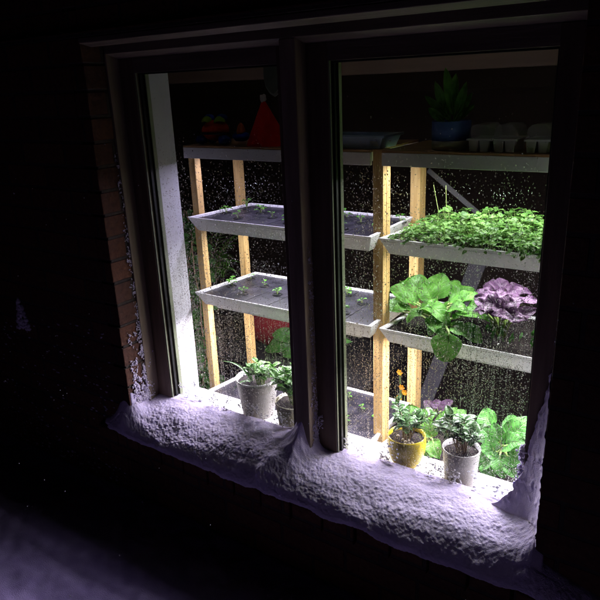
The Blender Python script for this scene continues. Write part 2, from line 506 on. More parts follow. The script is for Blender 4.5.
# ------------------------------------------------------------------ brick wall of the house, with its sill and lintel
wall = thing('brick_wall', 'dark brick house wall around the lit window', 'wall', (-1, YW, GZ))
mb = MB()
mb.box(-8, XL - .062, YW, 1.40, -1.7, 3.0)
mb.box(XL - .0615, XL - .003, YW + .004, 1.40, -1.7, 3.0)
random.seed(12)
for k in range(-3, 40):
    j, q = random.uniform(-.003, .0015), random.uniform(-.003, .002)
    mb.box(XL - .0612, XL + j, YW + q, 1.3565, GZ + k * .075 + random.uniform(.0025, .004), GZ + (k + 1) * .075 - random.uniform(.0025, .0045))
mb.box(XR, 6, YW, 1.40, -1.7, 3.0)
mb.box(XL, XR, YW, 1.40, ZT + .016, 3.0); mb.box(XL, XR, YW, 1.40, -1.7, -1.215)
mb.build('brickwork', M['brick'], wall, bevel=.0025)
mb = MB()
x = -1.80
k = 0
while x < -.06:                                         # rowlock bricks of the projecting sill, slightly uneven
    w = .108 + random.uniform(-.004, .004)
    j = random.uniform(-.004, .004)
    back = YW - .001 + .06 * (x > XL and x + w < XR)
    mb.prism([(1.243 + j, -1.212 + j * .5), (back, -1.212), (back, -1.135), (1.252 + j, -1.146 + j), (1.244 + j, -1.153 + j)], 'x', x, x + w - .007)
    x += w
mb.build('brick_sill', M['brick'], wall, bevel=.003)
mb = MB(); mb.prism([(YW - .006, .150), (1.40, .150), (1.40, ZT + .006), (1.31, ZT - .009), (YW - .006, ZT)], 'x', XL + .001, XR - .001)
mb.build('lintel_board', M['frame_wood_h'], wall, bevel=.002)
mb = MB(); mb.box(-2.2, .3, YW - .014, YW - .0005, .1515, .165); mb.build('lintel_edge', M['brick'], wall)

# inner leaf of the wall
mb = MB()
mb.box(-4.2, -1.70, 1.401, 1.55, -2.0, .62); mb.box(-.24, 2.0, 1.401, 1.55, -2.0, .62)
mb.box(-1.70, -.24, 1.401, 1.55, .110, .62); mb.box(-1.70, -.24, 1.401, 1.55, -2.0, -1.135)
tag(mb.build('inner_wall', M['inner_white']), kind='structure')

# ------------------------------------------------------------------ the window
win = thing('window', 'brown wooden double window glowing in the dark brick wall', 'window', (-.95, 1.40, -1.1))
YF, YS, YG = 1.357, 1.402, 1.431
mb = MB(); mb.prism([(YF, .107), (YS - .001, .094), (1.47, .094), (1.47, .1095), (YF, .1335)], 'x', XL, XR)
mb.build('head', M['frame_wood_h'], win, bevel=.0015)
mb = MB(); mb.box(XL - .06, XL + .006, YF, 1.47, -1.12, .1065); mb.build('jamb', M['casing'], win, bevel=.0015)
mb = MB(); mb.box(XR - .001, XR + .02, YF, 1.47, -1.12, .1065); mb.build('jamb', M['casing'], win, bevel=.0015)
mb = MB(); mb.box(-.986, -.938, YF, 1.47, -1.12, .1065); mb.build('mullion', M['casing'], win, bevel=.003)
mb = MB(); mb.box(XL + .006, XR - .001, YF + .003, 1.469, -1.13, -1.082); mb.build('bottom_rail', M['frame_wood_h'], win, bevel=.002)


def sash(x0, x1, g0, g1):
    zt, zb = .0935, -1.081
    gt, gb = .0505, -1.066
    mb = MB()
    mb.box(x0, g0, YS, 1.462, zb, zt); mb.box(g1, x1, YS, 1.462, zb, zt)
    s = mb.build('sash', M['frame_wood'], win, bevel=.0015)
    mb = MB(); mb.box(g0, g1, YS + .0004, 1.4616, gt, zt - .0004); mb.box(g0, g1, YS + .0004, 1.4616, zb + .0004, gb)
    mb.build('sash_rail', M['frame_wood_h'], s)
    # glazing bead (tan lip), dark gasket, metal spacer
    mb = MB()
    mb.box(g0, g0 + .004, YS + .003, YS + .008, gb, gt)
    mb.build('glazing_bead', M['spacer'], s)
    mb = MB()
    mb.box(g0, g0 + .008, YG - .012, YG - .003, gb, gt); mb.box(g1 - .006, g1, YG - .012, YG - .003, gb, gt)
    mb.box(g0, g1, YG - .0121, YG - .0031, gt - .005, gt)
    mb.build('gasket', M['gasket'], s)
    mb = MB(); mb.box(g0 + .0002, g0 + .0105, YG + .006, YG + .020, gb, gt); mb.box(g1 - .0105, g1 - .0002, YG + .006, YG + .020, gb, gt)
    mb.build('spacer', M['spacer'], s)
    mb = MB(); mb.add([(g0, YG, gb), (g1, YG, gb), (g1, YG, gt), (g0, YG, gt)], [(0, 1, 2, 3)])
    mb.build('glass', M['pane'], s)
    return s


PANES = [(-1.566, -1.028), (-.874, -.333)]
sash(XL + .006, -.986, *PANES[0])
sash(-.938, XR - .001, *PANES[1])

mb = MB(); mb.box(-1.70, -1.583, 1.4705, 1.562, SILL, .109); mb.box(-.30, -.20, 1.4705, 1.562, SILL, .109)
mb.build('inner_jamb', M['inner_white'], win, bevel=.002)
mb = MB(); mb.box(-1.583, -.30, 1.4705, 1.5618, .072, .109); mb.build('inner_head', M['inner_white'], win)
mb = MB(); mb.box(-1.699, -.20, 1.4705, 1.572, SILL - .03, SILL - .0005); mb.build('inner_sill', M['sill_white'], win, bevel=.004)

# ------------------------------------------------------------------ rack
rack = thing('shelf_rack', 'pine post rack with white edged top shelf inside the window', 'shelf', (-1, 1.8, -2.0))
TOPZ = -.190


def leg(x0, x1, y0, y1, z1, split=False):
    mb = MB()
    if split:                                           # two boards side by side with a seam
        xm = (x0 + x1) / 2
        mb.box(x0, x1, y0, y0 + (y1 - y0) * .46, -2.0, z1); mb.box(x0 + .001, x1 - .0005, y0 + (y1 - y0) * .46 + .003, y1, -2.0, z1 - .001)
    else:
        mb.box(x0, x1, y0, y1, -2.0, z1)
    mb.build('post', M['pine'], rack, bevel=.0015)


leg(-1.632, -1.603, 1.668, 1.698, TOPZ - .0075)
leg(-1.632, -1.603, 1.908, 1.938, TOPZ - .0075)
leg(-.892, -.858, 1.668, 1.717, TOPZ + .002, True)
leg(-.892, -.858, 1.928, 1.978, TOPZ - .0075, True)
leg(-.150, -.116, 1.668, 1.717, TOPZ + .002, True)
leg(-.150, -.116, 1.928, 1.978, TOPZ - .0075, True)
for (a, b) in ((-1.640, -.8935), (-.8565, -.10)):
    mb = MB()
    mb.box(a, b, 1.655, 1.6665, TOPZ - .043, TOPZ - .006); mb.box(a, b, 1.982, 1.99, TOPZ - .043, TOPZ - .006)
    sh = mb.build('shelf_edge', M['tray'], rack, bevel=.001)
    mb = MB(); mb.box(a, b, 1.656, 1.99, TOPZ - .0058, TOPZ); mb.build('shelf_board', M['plank'], rack)
    mb = MB(); mb.box(a + .035, b - .035, 1.70, 1.95, TOPZ - .030, TOPZ - .0075); mb.build('shelf_underside', M['tray'], rack)
mb = MB(); mb.bar(at(428, 170, 2.0), at(500, 232, 2.0), .016, .004); mb.build('brace', M['metal'], rack)


def light_strip(parent, x0, x1, z, m, y=1.662):
    mb = MB(); mb.box(x0, x1, y - .021, y + .023, z - .010, z); h = mb.build('light_strip', M['housing'], parent)
    mb = MB()
    for yy in (y - .018, y + .003):
        mb.add([(x0 + .005, yy, z - .0104), (x1 - .005, yy, z - .0104), (x1 - .005, yy + .016, z - .0104), (x0 + .005, yy + .016, z - .0104)], [(0, 3, 2, 1)])
    mb.build('diodes', m, h)


light_strip(rack, -1.57, -.93, TOPZ - .0305, M['led_violet'], 1.725)
light_strip(rack, -.82, -.16, TOPZ - .0305, M['led_white'], 1.725)

# ------------------------------------------------------------------ trays
TG = 'white grow trays on the pine rack'


def tray(x0, x1, zt, label, fill, led, ly=1.662):
    t = thing('grow_tray', label, 'tray', ((x0 + x1) / 2, 1.75, zt - .052), TG)
    yf, yb = 1.600, 1.915
    zb = zt - .052
    w = .005
    mb = MB()
    ob = [(x0 + .022, yf + .029), (x1 - .022, yf + .029), (x1 - .035, yb - .012), (x0 + .060, yb - .012)]       # bottom outline
    ot = [(x0, yf), (x1, yf), (x1 - .012, yb), (x0 + .038, yb)]                                               # rim outline
    it = [(x0 + .014, yf + w), (x1 - .014, yf + w), (x1 - .022, yb - w), (x0 + .048, yb - w)]
    zi = zt - .012
    v = [(*p, zb) for p in ob] + [(*p, zt) for p in ot] + [(*p, zt) for p in it] + [(p[0], p[1], zi) for p in it]
    fc = [(3, 2, 1, 0)]
    for o in (0, 4, 8):
        for i in range(4):
            j = (i + 1) % 4
            fc.append((o + i, o + j, o + 4 + j, o + 4 + i))
    fc.append((12, 13, 14, 15))
    mb.add(v, fc)
    mb.build('trough', M['tray'], t, bevel=.0012)
    zs = zt - .0075
    mb = MB()
    if fill == 'film':
        n = 7
        for i in range(n):
            a0, a1 = i / n, (i + 1) / n
            def lerp(p, q, s): return (p[0] + (q[0] - p[0]) * s, p[1] + (q[1] - p[1]) * s)
            e = .0018 / (x1 - x0)
            a0 += e; a1 -= e
            q = [lerp(it[0], it[1], a0), lerp(it[0], it[1], a1), lerp(it[3], it[2], a1), lerp(it[3], it[2], a0)]
            ins = .0012
            vv = [(p[0], p[1] + (ins if k < 2 else -ins), zz) for zz in (zi + .001, zs) for k, p in enumerate(q)]
            mb.add(vv, [(0, 3, 2, 1), (4, 5, 6, 7), (0, 1, 5, 4), (1, 2, 6, 5), (2, 3, 7, 6), (3, 0, 4, 7)])
        mb.build('cover', M['film'], t, bevel=.0006)
    else:
        nx, ny = 90, 36
        P = np.zeros((nx, ny, 3))
        for i in range(nx):
            for j in range(ny):
                a, b = i / (nx - 1), j / (ny - 1)
                px = (it[0][0] * (1 - a) + it[1][0] * a) * (1 - b) + (it[3][0] * (1 - a) + it[2][0] * a) * b
                P[i, j] = (px, it[0][1] * (1 - b) + it[3][1] * b, 0)
        P[:, :, 2] = zs + .0035 * fbm(P[:, :, 0], P[:, :, 1], .02, 3, 4)
        grid_mesh(mb, P); mb.build('soil', M['soil'], t, smooth=True)
    if led:
        light_strip(t, x0 + .07, x1 - .06, zb - .0008, led, ly)
    return t


LX = (-1.598, -.862)
RX = (-.838, -.125)
TZ = (-.431, -.711, -1.12)
tray(*LX, TZ[0], 'topmost white tray with dark cover and seedlings', 'film', M['led_mid'], 1.80)
tray(*LX, TZ[1], 'middle white tray with dark cover and seedlings', 'film', M['led_low'])
tray(*LX, TZ[2], 'lowest white tray with dark cover and seedlings, behind the sill pots', 'film', None)
tray(*RX, TZ[0], 'white grow tray overflowing with small leafy cress', 'soil', M['led_white'], 1.70)
tray(*RX, TZ[1], 'white grow tray holding the green chard and the purple mustard', 'soil', M['led_low'])
tray(*RX, TZ[2], 'lowest white grow tray of big green leaves behind the yellow and white pots', 'soil', None)

# ------------------------------------------------------------------ seedlings in net cups
rowsY = {'front row': 1.683, 'second row': 1.737, 'third row': 1.790, 'back row': 1.845}
colsX = {'front row': (-1.436, -1.224, -1.012), 'second row': (-1.531, -1.320, -1.108, -.905), 'third row': (-1.418, -1.208, -.999), 'back row': (-1.520, -1.302, -1.085, -.885)}
tnames = ('topmost', 'middle', 'lowest')
ordn = ('first', 'second', 'third', 'fourth')


def px_of(p):
    q = [sum(CR[k][i] * p[i] for i in range(3)) for k in range(3)]
    return 300 + F_PX * q[0] / q[2], 300 + F_PX * q[1] / q[2]


for ti in range(3):
    for rn, yy in rowsY.items():
        for ci, xx in enumerate(colsX[rn]):
            u = px_of((xx, yy, TZ[ti]))
            if 287 < u[0] < 339: continue
            if ti == 2 and (u[0] < 287 or xx > -.9): continue
            random.seed(ti * 100 + ci * 10 + int(yy * 100))
            x_ = xx + random.uniform(-.006, .006); y_ = yy + random.uniform(-.004, .004); z_ = TZ[ti] - .0073
            rich = random.random()
            if ti == 1 and rn == 'second row' and ci == 0: rich = 1
            t = thing('seedling', 'tiny seedling in a net cup, %s of the %s, %s seedling tray' % (ordn[ci], rn, tnames[ti]), 'seedling', (x_, y_, z_), 'seedlings in the covered trays')
            mb = MB(); mb.lathe([(.0185, 0), (.0180, .003), (.0145, .0034), (.0130, .0010)], (x_, y_, z_), 14); mb.build('net_cup', M['netcup'], t)
            mb = MB(); sm = MB()
            n = 3 + int(rich * 5)
            for k in range(n):
                an = 2 * PI * k / n + random.uniform(-.4, .4); rr = random.uniform(.008, .014) * (1 + .5 * rich); h = random.uniform(.006, .018) * (1 + .7 * rich)
                b0 = Vector((x_, y_, z_ + .002)); s0 = b0 + Vector((math.cos(an) * rr * .4, math.sin(an) * rr * .4, h)); tp = s0 + Vector((math.cos(an) * rr, math.sin(an) * rr, random.uniform(-.002, .006)))
                sm.tube([b0, s0], [.0008, .0006], 5)
                mb.leaf(s0, s0, tp, rr * .95, (0, 0, 1), nx=5, ny=4, pet=0, seed=k)
            mb.build('leaves', M['bright'], t, smooth=True); sm.build('stem', M['stem'], t)

# ------------------------------------------------------------------ cress bed
random.seed(3)
mb = MB(); sm = MB()
for i in range(900):
    a = random.random() ** .9
    x_ = -.805 + a * .56; y_ = random.uniform(1.612, 1.895)
    edge = min(1, .35 + (x_ + .805) / .22)
    h = (.012 + .044 * random.random() ** 1.6 + .026 * mnoise.noise(Vector((x_ * 14, y_ * 14, 0)))) * edge
    if random.random() < .10: h *= 1.6
    z0 = TZ[0] - .006
    if y_ < 1.63: h *= .8
    top = Vector((x_ + random.gauss(0, .010), y_ + random.gauss(0, .008) - (.012 if y_ < 1.64 else 0), z0 + h))
    sm.tube([(x_, y_, z0), top], [.0009, .0007], 4, False)
    n = random.choice((3, 3, 4, 5))
    s = random.uniform(.011, .019) * (1.1 if h > .045 else .9)
    for k in range(n):
        an = 2 * PI * k / n + random.random()
        dr = Vector((math.cos(an), math.sin(an), random.uniform(-.35, .45)))
        st = top + dr * .002 - Vector((0, 0, random.random() * h * .5)) * (k > 2)
        mb.leaf(st, st, st + dr * s, s * random.uniform(.75, 1.0), Vector((random.gauss(0, .35), random.gauss(0, .35), 1)), nx=4, ny=3, pet=0, seed=i + k, bulge=.08, curl=.1)
for i in range(34):                                      # sprigs that hang over the front rim
    x_ = random.uniform(-.79, -.28); z0 = TZ[0] + random.uniform(-.010, .010)
    st = Vector((x_, 1.603 - random.random() * .008, z0)); dr = Vector((random.gauss(0, .5), -.5, random.uniform(-.7, .2))).normalized(); s = random.uniform(.010, .016)
    mb.leaf(st, st, st + dr * s, s * .9, (0, -.5, 1), nx=4, ny=3, pet=0, seed=i)
for (x0, x1) in ((-.725, -.740), (-.700, -.702)):
    sm.tube([(x0, 1.76, TZ[0]), (x0 + .002, 1.76, TZ[0] + .06), (x1, 1.76, TZ[0] + .135)], [.0010, .0008, .0005], 5)
cb = thing('cress_bed', 'dense bed of small bright green cress filling the tray', 'cress', (-.5, 1.75, TZ[0]))
o = mb.build('leaves', M['cress'], cb, smooth=True); o['kind'] = 'stuff'
o = sm.build('stems', M['stem'], cb); o['kind'] = 'stuff'


# ------------------------------------------------------------------ big-leaved plants
def leafy(name, label, cat, base, specs, m, group=None, ms='stem'):
    t = thing(name, label, cat, base, group)
    mb = MB(); st = MB()
    for i, (s0, tp, w, face, kw) in enumerate(specs):
        s0 = Vector(s0); tp = Vector(tp)
        b0 = Vector(base) + Vector((random.uniform(-.008, .008), random.uniform(-.008, .008), 0))
        mid = (b0 + s0) / 2 + Vector((0, 0, .012))
        st.tube([b0, mid, s0, s0 + (tp - s0) * .35], [.0045, .004, .0032, .0012], 7)
        mb.leaf(s0, s0, tp, w, face, pet=0, seed=i + len(label), nx=14, ny=10, **kw)
    mb.build('leaves', m, t, smooth=True)
    st.build('stem', M[ms], t, smooth=True)
    return t


def L_(x0, y0, Y0, x1, y1, Y1, wpx, face, **kw):
    s = at(x0, y0, Y0); e = at(x1, y1, Y1)
    return (s, e, wpx * .0029 * (Y0 + Y1) / 3.4, face, kw)


random.seed(5)
base = at_z(443, 327, TZ[1] - .008)
leafy('chard_plant', 'light green chard with broad crinkled leaves in the tray beside the purple plant', 'leafy plant', base, [
    L_(418, 303, 1.76, 390, 287, 1.72, 27, (-.25, -.45, .9), bulge=.10),
    L_(424, 297, 1.80, 409, 276, 1.84, 27, (-.2, -.65, .75), bulge=.1),
    L_(437, 300, 1.82, 441, 272, 1.87, 27, (.1, -.7, .7), bulge=.12),
    L_(452, 302, 1.82, 474, 288, 1.86, 23, (.15, -.55, .85)),
    L_(455, 306, 1.74, 480, 296, 1.73, 24, (.1, -.3, 1)),
    L_(420, 309, 1.70, 450, 319, 1.655, 22, (.0, -.25, 1), curl=.25, bulge=.2),
    L_(457, 318, 1.70, 486, 314, 1.66, 27, (.1, -.35, 1), curl=.25, bulge=.2),
    L_(412, 311, 1.70, 392, 309, 1.66, 17, (-.2, -.3, 1)),
    L_(404, 312, 1.74, 385, 300, 1.76, 18, (-.4, -.4, .8)),
    L_(449, 333, 1.596, 446, 362, 1.572, 33, (.05, -1, .25), bulge=.06, curl=.0),
    L_(416, 304, 1.73, 396, 297, 1.70, 20, (-.2, -.45, .9), bulge=.14),
    L_(450, 298, 1.84, 458, 280, 1.87, 19, (.1, -.6, .8), bulge=.14),
    L_(420, 298, 1.82, 398, 282, 1.84, 19, (-.2, -.6, .8), bulge=.14),
    L_(448, 312, 1.69, 466, 308, 1.66, 18, (.1, -.4, .9), bulge=.16, curl=.2),
    L_(436, 310, 1.70, 428, 302, 1.68, 17, (0, -.5, .9), bulge=.16),
    L_(452, 326, 1.65, 466, 334, 1.62, 17, (.1, -.6, .8), curl=.2),
    L_(432, 300, 1.79, 424, 282, 1.80, 22, (-.1, -.6, .8), bulge=.14),
    L_(446, 306, 1.76, 462, 300, 1.72, 20, (.1, -.4, .9), bulge=.14),
    L_(424, 312, 1.68, 406, 320, 1.64, 17, (-.2, -.4, .9), curl=.2),
    L_(440, 324, 1.65, 428, 334, 1.615, 15, (-.1, -.5, .9), curl=.2),
    L_(428, 318, 1.67, 447, 338, 1.62, 16, (-.1, -.5, .8)),
    L_(462, 328, 1.68, 481, 342, 1.64, 20, (.2, -.6, .8)),
], M['chard'])
base = at_z(502, 336, TZ[1] - .008)
leafy('mustard_plant', 'purple leaved mustard plant in the tray beside the green chard', 'leafy plant', base, [
    L_(499, 294, 1.80, 508, 281, 1.83, 24, (.05, -.55, .85), bulge=.15, ripple=.17),
    L_(490, 299, 1.76, 477, 290, 1.76, 16, (-.3, -.45, .85), bulge=.15, ripple=.17),
    L_(494, 309, 1.70, 474, 296, 1.70, 17, (-.25, -.65, .7), bulge=.15, ripple=.17),
    L_(499, 313, 1.67, 489, 294, 1.68, 20, (-.2, -.75, .6), bulge=.12, ripple=.17),
    L_(504, 314, 1.665, 508, 294, 1.68, 24, (.1, -.75, .6), bulge=.12, ripple=.17),
    L_(507, 308, 1.70, 522, 300, 1.68, 16, (.25, -.55, .8), bulge=.18, curl=.2),
    L_(512, 297, 1.78, 530, 291, 1.78, 13, (.2, -.4, .9), bulge=.15, ripple=.17),
    L_(514, 307, 1.73, 539, 300, 1.72, 13, (.2, -.4, .9), bulge=.15, ripple=.17),
    L_(514, 320, 1.68, 536, 309, 1.66, 15, (.1, -.75, .6)),
    L_(492, 315, 1.665, 516, 321, 1.64, 11, (.1, -.5, .9), curl=.15, bulge=.2),
    L_(484, 303, 1.74, 464, 299, 1.73, 13, (-.2, -.4, .9), curl=.2),
    L_(482, 308, 1.69, 498, 308, 1.665, 15, (-.1, -.6, .8), bulge=.2),
    L_(508, 292, 1.83, 524, 287, 1.85, 14, (.1, -.5, .8)),
    L_(496, 290, 1.83, 484, 283, 1.85, 14, (-.1, -.5, .8)),
    L_(496, 304, 1.72, 484, 290, 1.73, 13, (-.2, -.5, .8), ripple=.2),
    L_(503, 303, 1.73, 500, 287, 1.75, 15, (0, -.6, .8), ripple=.2),
    L_(509, 304, 1.74, 515, 289, 1.76, 14, (.2, -.5, .8), ripple=.2),
    L_(503, 318, 1.655, 494, 312, 1.63, 13, (-.1, -.6, .8), ripple=.2, curl=.2),
    L_(510, 320, 1.655, 526, 318, 1.635, 13, (.1, -.6, .8), ripple=.2, curl=.2),
    L_(486, 313, 1.66, 474, 310, 1.64, 12, (-.2, -.5, .8), ripple=.2, curl=.2),
], M['mustard'])
# extra short green shoots below the purple plant
random.seed(21)
mb = MB(); t = thing('young_shoots', 'thin green shoots growing from the soil under the purple mustard', 'shoots', at_z(500, 342, TZ[1]))
for i in range(22):
    p = Vector((random.uniform(-.56, -.36), random.uniform(1.63, 1.76), TZ[1] - .006)); an = random.random() * 6.28
    tp = p + Vector((math.cos(an) * .012, math.sin(an) * .012, random.uniform(.02, .05)))
    mb.leaf(p, p + (tp - p) * .3, tp, random.uniform(.007, .013), (0, -1, .3), nx=6, ny=4, pet=.0008, seed=i)
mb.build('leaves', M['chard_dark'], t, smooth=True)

base = at_z(500, 452, TZ[2] - .008)
leafy('chard_plant', 'large bright green chard rising behind the white pot at the brick edge', 'leafy plant', base, [
    L_(492, 428, 1.72, 484, 408, 1.76, 21, (-.2, -.7, .7)),
    L_(497, 442, 1.68, 478, 425, 1.68, 21, (-.3, -.7, .6)),
    L_(500, 440, 1.68, 494, 424, 1.66, 18, (.0, -.7, .7)),
    L_(508, 440, 1.70, 530, 418, 1.72, 25, (.2, -.7, .7)),
    L_(505, 446, 1.66, 524, 440, 1.63, 22, (.2, -.6, .8)),
    L_(497, 452, 1.66, 480, 448, 1.63, 22, (-.2, -.7, .7)),
    L_(500, 455, 1.64, 503, 478, 1.60, 20, (.0, -.8, .5)),
    L_(508, 456, 1.65, 526, 462, 1.62, 22, (.2, -.7, .6)),
    L_(492, 455, 1.64, 478, 470, 1.61, 18, (-.2, -.8, .5)),
    L_(488, 436, 1.74, 474, 420, 1.76, 18, (-.2, -.6, .8)),
    L_(512, 436, 1.76, 512, 414, 1.80, 20, (.1, -.6, .8)),
    L_(494, 450, 1.645, 488, 436, 1.63, 17, (-.1, -.6, .8), curl=.2),
    L_(511, 462, 1.63, 516, 478, 1.60, 19, (.1, -.8, .5)),
    L_(488, 462, 1.63, 492, 482, 1.595, 18, (-.1, -.9, .4)),
    L_(516, 446, 1.75, 545, 440, 1.75, 24, (.2, -.6, .7)),
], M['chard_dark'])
base = at_z(425, 436, TZ[2] - .008)
leafy('chard_plant', 'broad green chard between the yellow pot and the white pot', 'leafy plant', base, [
    L_(420, 425, 1.78, 407, 405, 1.80, 22, (-.2, -.6, .8)),
    L_(428, 424, 1.80, 424, 408, 1.84, 20, (.0, -.6, .8)),
    L_(432, 436, 1.68, 428, 418, 1.68, 20, (-.1, -.8, .6)),
    L_(433, 440, 1.66, 438, 458, 1.62, 20, (.1, -.9, .3)),
    L_(430, 445, 1.65, 426, 462, 1.62, 18, (-.1, -.9, .3)),
    L_(440, 428, 1.78, 456, 408, 1.80, 18, (.2, -.6, .7)),
    L_(448, 426, 1.80, 466, 410, 1.84, 18, (.2, -.6, .7)),
], M['chard'])
base = at_z(437, 412, TZ[2] - .008)
leafy('mustard_plant', 'dark purple mustard behind the tops of the potted succulents', 'leafy plant', base, [
    L_(434, 410, 1.86, 424, 400, 1.86, 12, (-.2, -.6, .7)), L_(438, 409, 1.86, 436, 399, 1.88, 12, (0, -.6, .7)),
    L_(443, 409, 1.86, 452, 400, 1.87, 12, (.2, -.6, .7)), L_(440, 412, 1.83, 448, 406, 1.82, 11, (.1, -.6, .7)),
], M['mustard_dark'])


# ------------------------------------------------------------------ pots on the inner sill
def soil_disc(c, rr, z, par):
    mb = MB(); n = 18
    P = np.zeros((9, n + 1, 3))
    for i in range(9):
        for k in range(n + 1):
            an = 2 * PI * k / n; q = rr * i / 8
            P[i, k] = (c[0] + q * math.cos(an), c[1] + q * math.sin(an), z)
    P[:, :, 2] += .003 * fbm(P[:, :, 0], P[:, :, 1], .015, 3, 2)
    grid_mesh(mb, P); mb.build('soil', M['soil'], par, smooth=True)


def bushy(par, c, z, rr, h, nst, ll, lw, m, seed, lean=(0, 0), pairs=4, stem='stem_brown'):
    random.seed(seed)
    mb = MB(); st = MB()
    for i in range(nst):
        an = 2 * PI * i / nst + random.uniform(-.3, .3)
        rad = rr * random.uniform(.35, 1.0); hh = h * random.uniform(.6, 1.0)
        b0 = Vector((c[0] + math.cos(an) * .010, c[1] + math.sin(an) * .010, z))
        e = Vector((c[0] + math.cos(an) * rad + lean[0], c[1] + math.sin(an) * rad * .75 + lean[1], z + hh))
        m0 = (b0 + e) / 2 + Vector((math.cos(an) * -.008, math.sin(an) * -.006, .01))
        st.tube([b0, m0, e], [.0032, .0024, .0016], 6)
        for k in range(pairs):
            a = .42 + .58 * (k + 1) / pairs
            p = (b0 * (1 - a) ** 2 + m0 * 2 * a * (1 - a) + e * a * a)
            for sgn in (0, PI):
                an2 = an + k * PI / 2 + sgn + random.uniform(-.35, .35) + .6
                el = random.uniform(-.15, .55) + .3 * (k == pairs - 1)
                dr = Vector((math.cos(an2) * math.cos(el), math.sin(an2) * math.cos(el), math.sin(el)))
                s = ll * random.uniform(.75, 1.15)
                mb.leaf(p, p + dr * .002, p + dr * s, lw * random.uniform(.8, 1.1), (dr.x * -.4, dr.y * -.4 - .15, 1), nx=8, ny=6, pet=.0012, cup=.12, ripple=.02, curl=.1, seed=k + i)
    mb.build('leaves', m, par, smooth=True, solid=.0012)
    st.build('stem', M[stem], par, smooth=True)


# yellow cup
c = (-.694, 1.503)
t = thing('flower_pot', 'round yellow cup planted with a small jade plant on the sill', 'plant pot', (*c, SILL), 'potted plants on the inner sill')
mb = MB(); mb.lathe([(.030, .0005), (.034, .003), (.046, .022), (.0545, .050), (.057, .075), (.0555, .098), (.054, .1005), (.052, .098), (.0525, .085), (.0525, .072)], (*c, SILL), 48)
mb.build('cup', M['pot_yellow'], t, smooth=True)
hp = []
for k in range(11):
    a = -PI / 2 + PI * k / 10
    hp.append((c[0] - .046 - .026 * math.cos(a), c[1] + .030 + .01 * math.cos(a), SILL + .055 + .030 * math.sin(a)))
mb = MB(); mb.tube(hp, .0055, 10); mb.build('handle', M['pot_yellow'], t, smooth=True)
soil_disc(c, .053, SILL + .0855, t)
bushy(t, c, SILL + .084, .068, .105, 10, .030, .019, M['jade'], 4, lean=(.008, 0))
mb = MB()
random.seed(2)
for i in range(9):
    mb.blob((c[0] + random.uniform(-.03, .03), c[1] - random.uniform(0, .035), SILL + .088), .005, .005, .004, seed=i)
mb.build('pebbles', M['pot_sand'], t, smooth=True)

# white ribbed pot
c = (-.527, 1.502)
t = thing('flower_pot', 'white ribbed pot with a dark green succulent on the sill', 'plant pot', (*c, SILL), 'potted plants on the inner sill')
mb = MB(); mb.lathe([(.042, .0005), (.0435, .003), (.0515, .107), (.0525, .109), (.0515, .111), (.0492, .110), (.0485, .100), (.048, .085)], (*c, SILL), 180, wob=lambda a, z: 1 + (.008 if .004 < z < .100 else 0) * math.cos(a * 30))
mb.build('pot', M['pot_white'], t, smooth=True)
soil_disc(c, .0485, SILL + .096, t)
bushy(t, c, SILL + .094, .066, .100, 9, .038, .027, M['jade_dark'], 9, pairs=4)

# white pot with spider plant
c = (-1.268, 1.527)
t = thing('flower_pot', 'wide smooth white pot with long thin leaves and small rosettes', 'plant pot', (*c, SILL), 'potted plants on the inner sill')
mb = MB(); mb.lathe([(.052, .0005), (.055, .004), (.0715, .126), (.074, .128), (.074, .139), (.071, .140), (.069, .132), (.067, .110)], (*c, SILL), 56)
mb.build('pot', M['pot_white'], t, smooth=True)
soil_disc(c, .068, SILL + .122, t)
bushy(t, (c[0] + .024, c[1] - .01), SILL + .118, 0.050, .072, 9, .030, .021, M['bright'], 12, pairs=3, stem='stem')
mb = MB()
random.seed(8)
for (tx, ty, ty_) in ((222, 357, 1.50), (238, 372, 1.47), (232, 388, 1.46), (246, 362, 1.52), (252, 372, 1.50), (243, 383, 1.46)):
    e = at(tx, ty, ty_); b0 = Vector((c[0] - .012, c[1] - .01, SILL + .12))
    mb.leaf(b0, b0, e, .008, (0, -.3, 1), bulge=.22, curl=.2, pet=0, nx=12, ny=4, ripple=.02, seed=1, shape=.6)
mb.build('blades', M['jade'], t, smooth=True)

# cream textured pot
c = (-1.098, 1.507)
t = thing('flower_pot', 'mottled cream pot with bright green bushy leaves beside the mullion', 'plant pot', (*c, SILL), 'potted plants on the inner sill')
mb = MB(); mb.lathe([(.050, .0005), (.053, .003), (.064, .098), (.065, .103), (.063, .105), (.061, .100), (.060, .080)], (*c, SILL), 56)
mb.build('pot', M['pot_cream'], t, smooth=True)
soil_disc(c, .0605, SILL + .092, t)
bushy(t, c, SILL + .088, 0.066, .118, 17, .040, .028, M['bright'], 31, pairs=4, stem='stem')

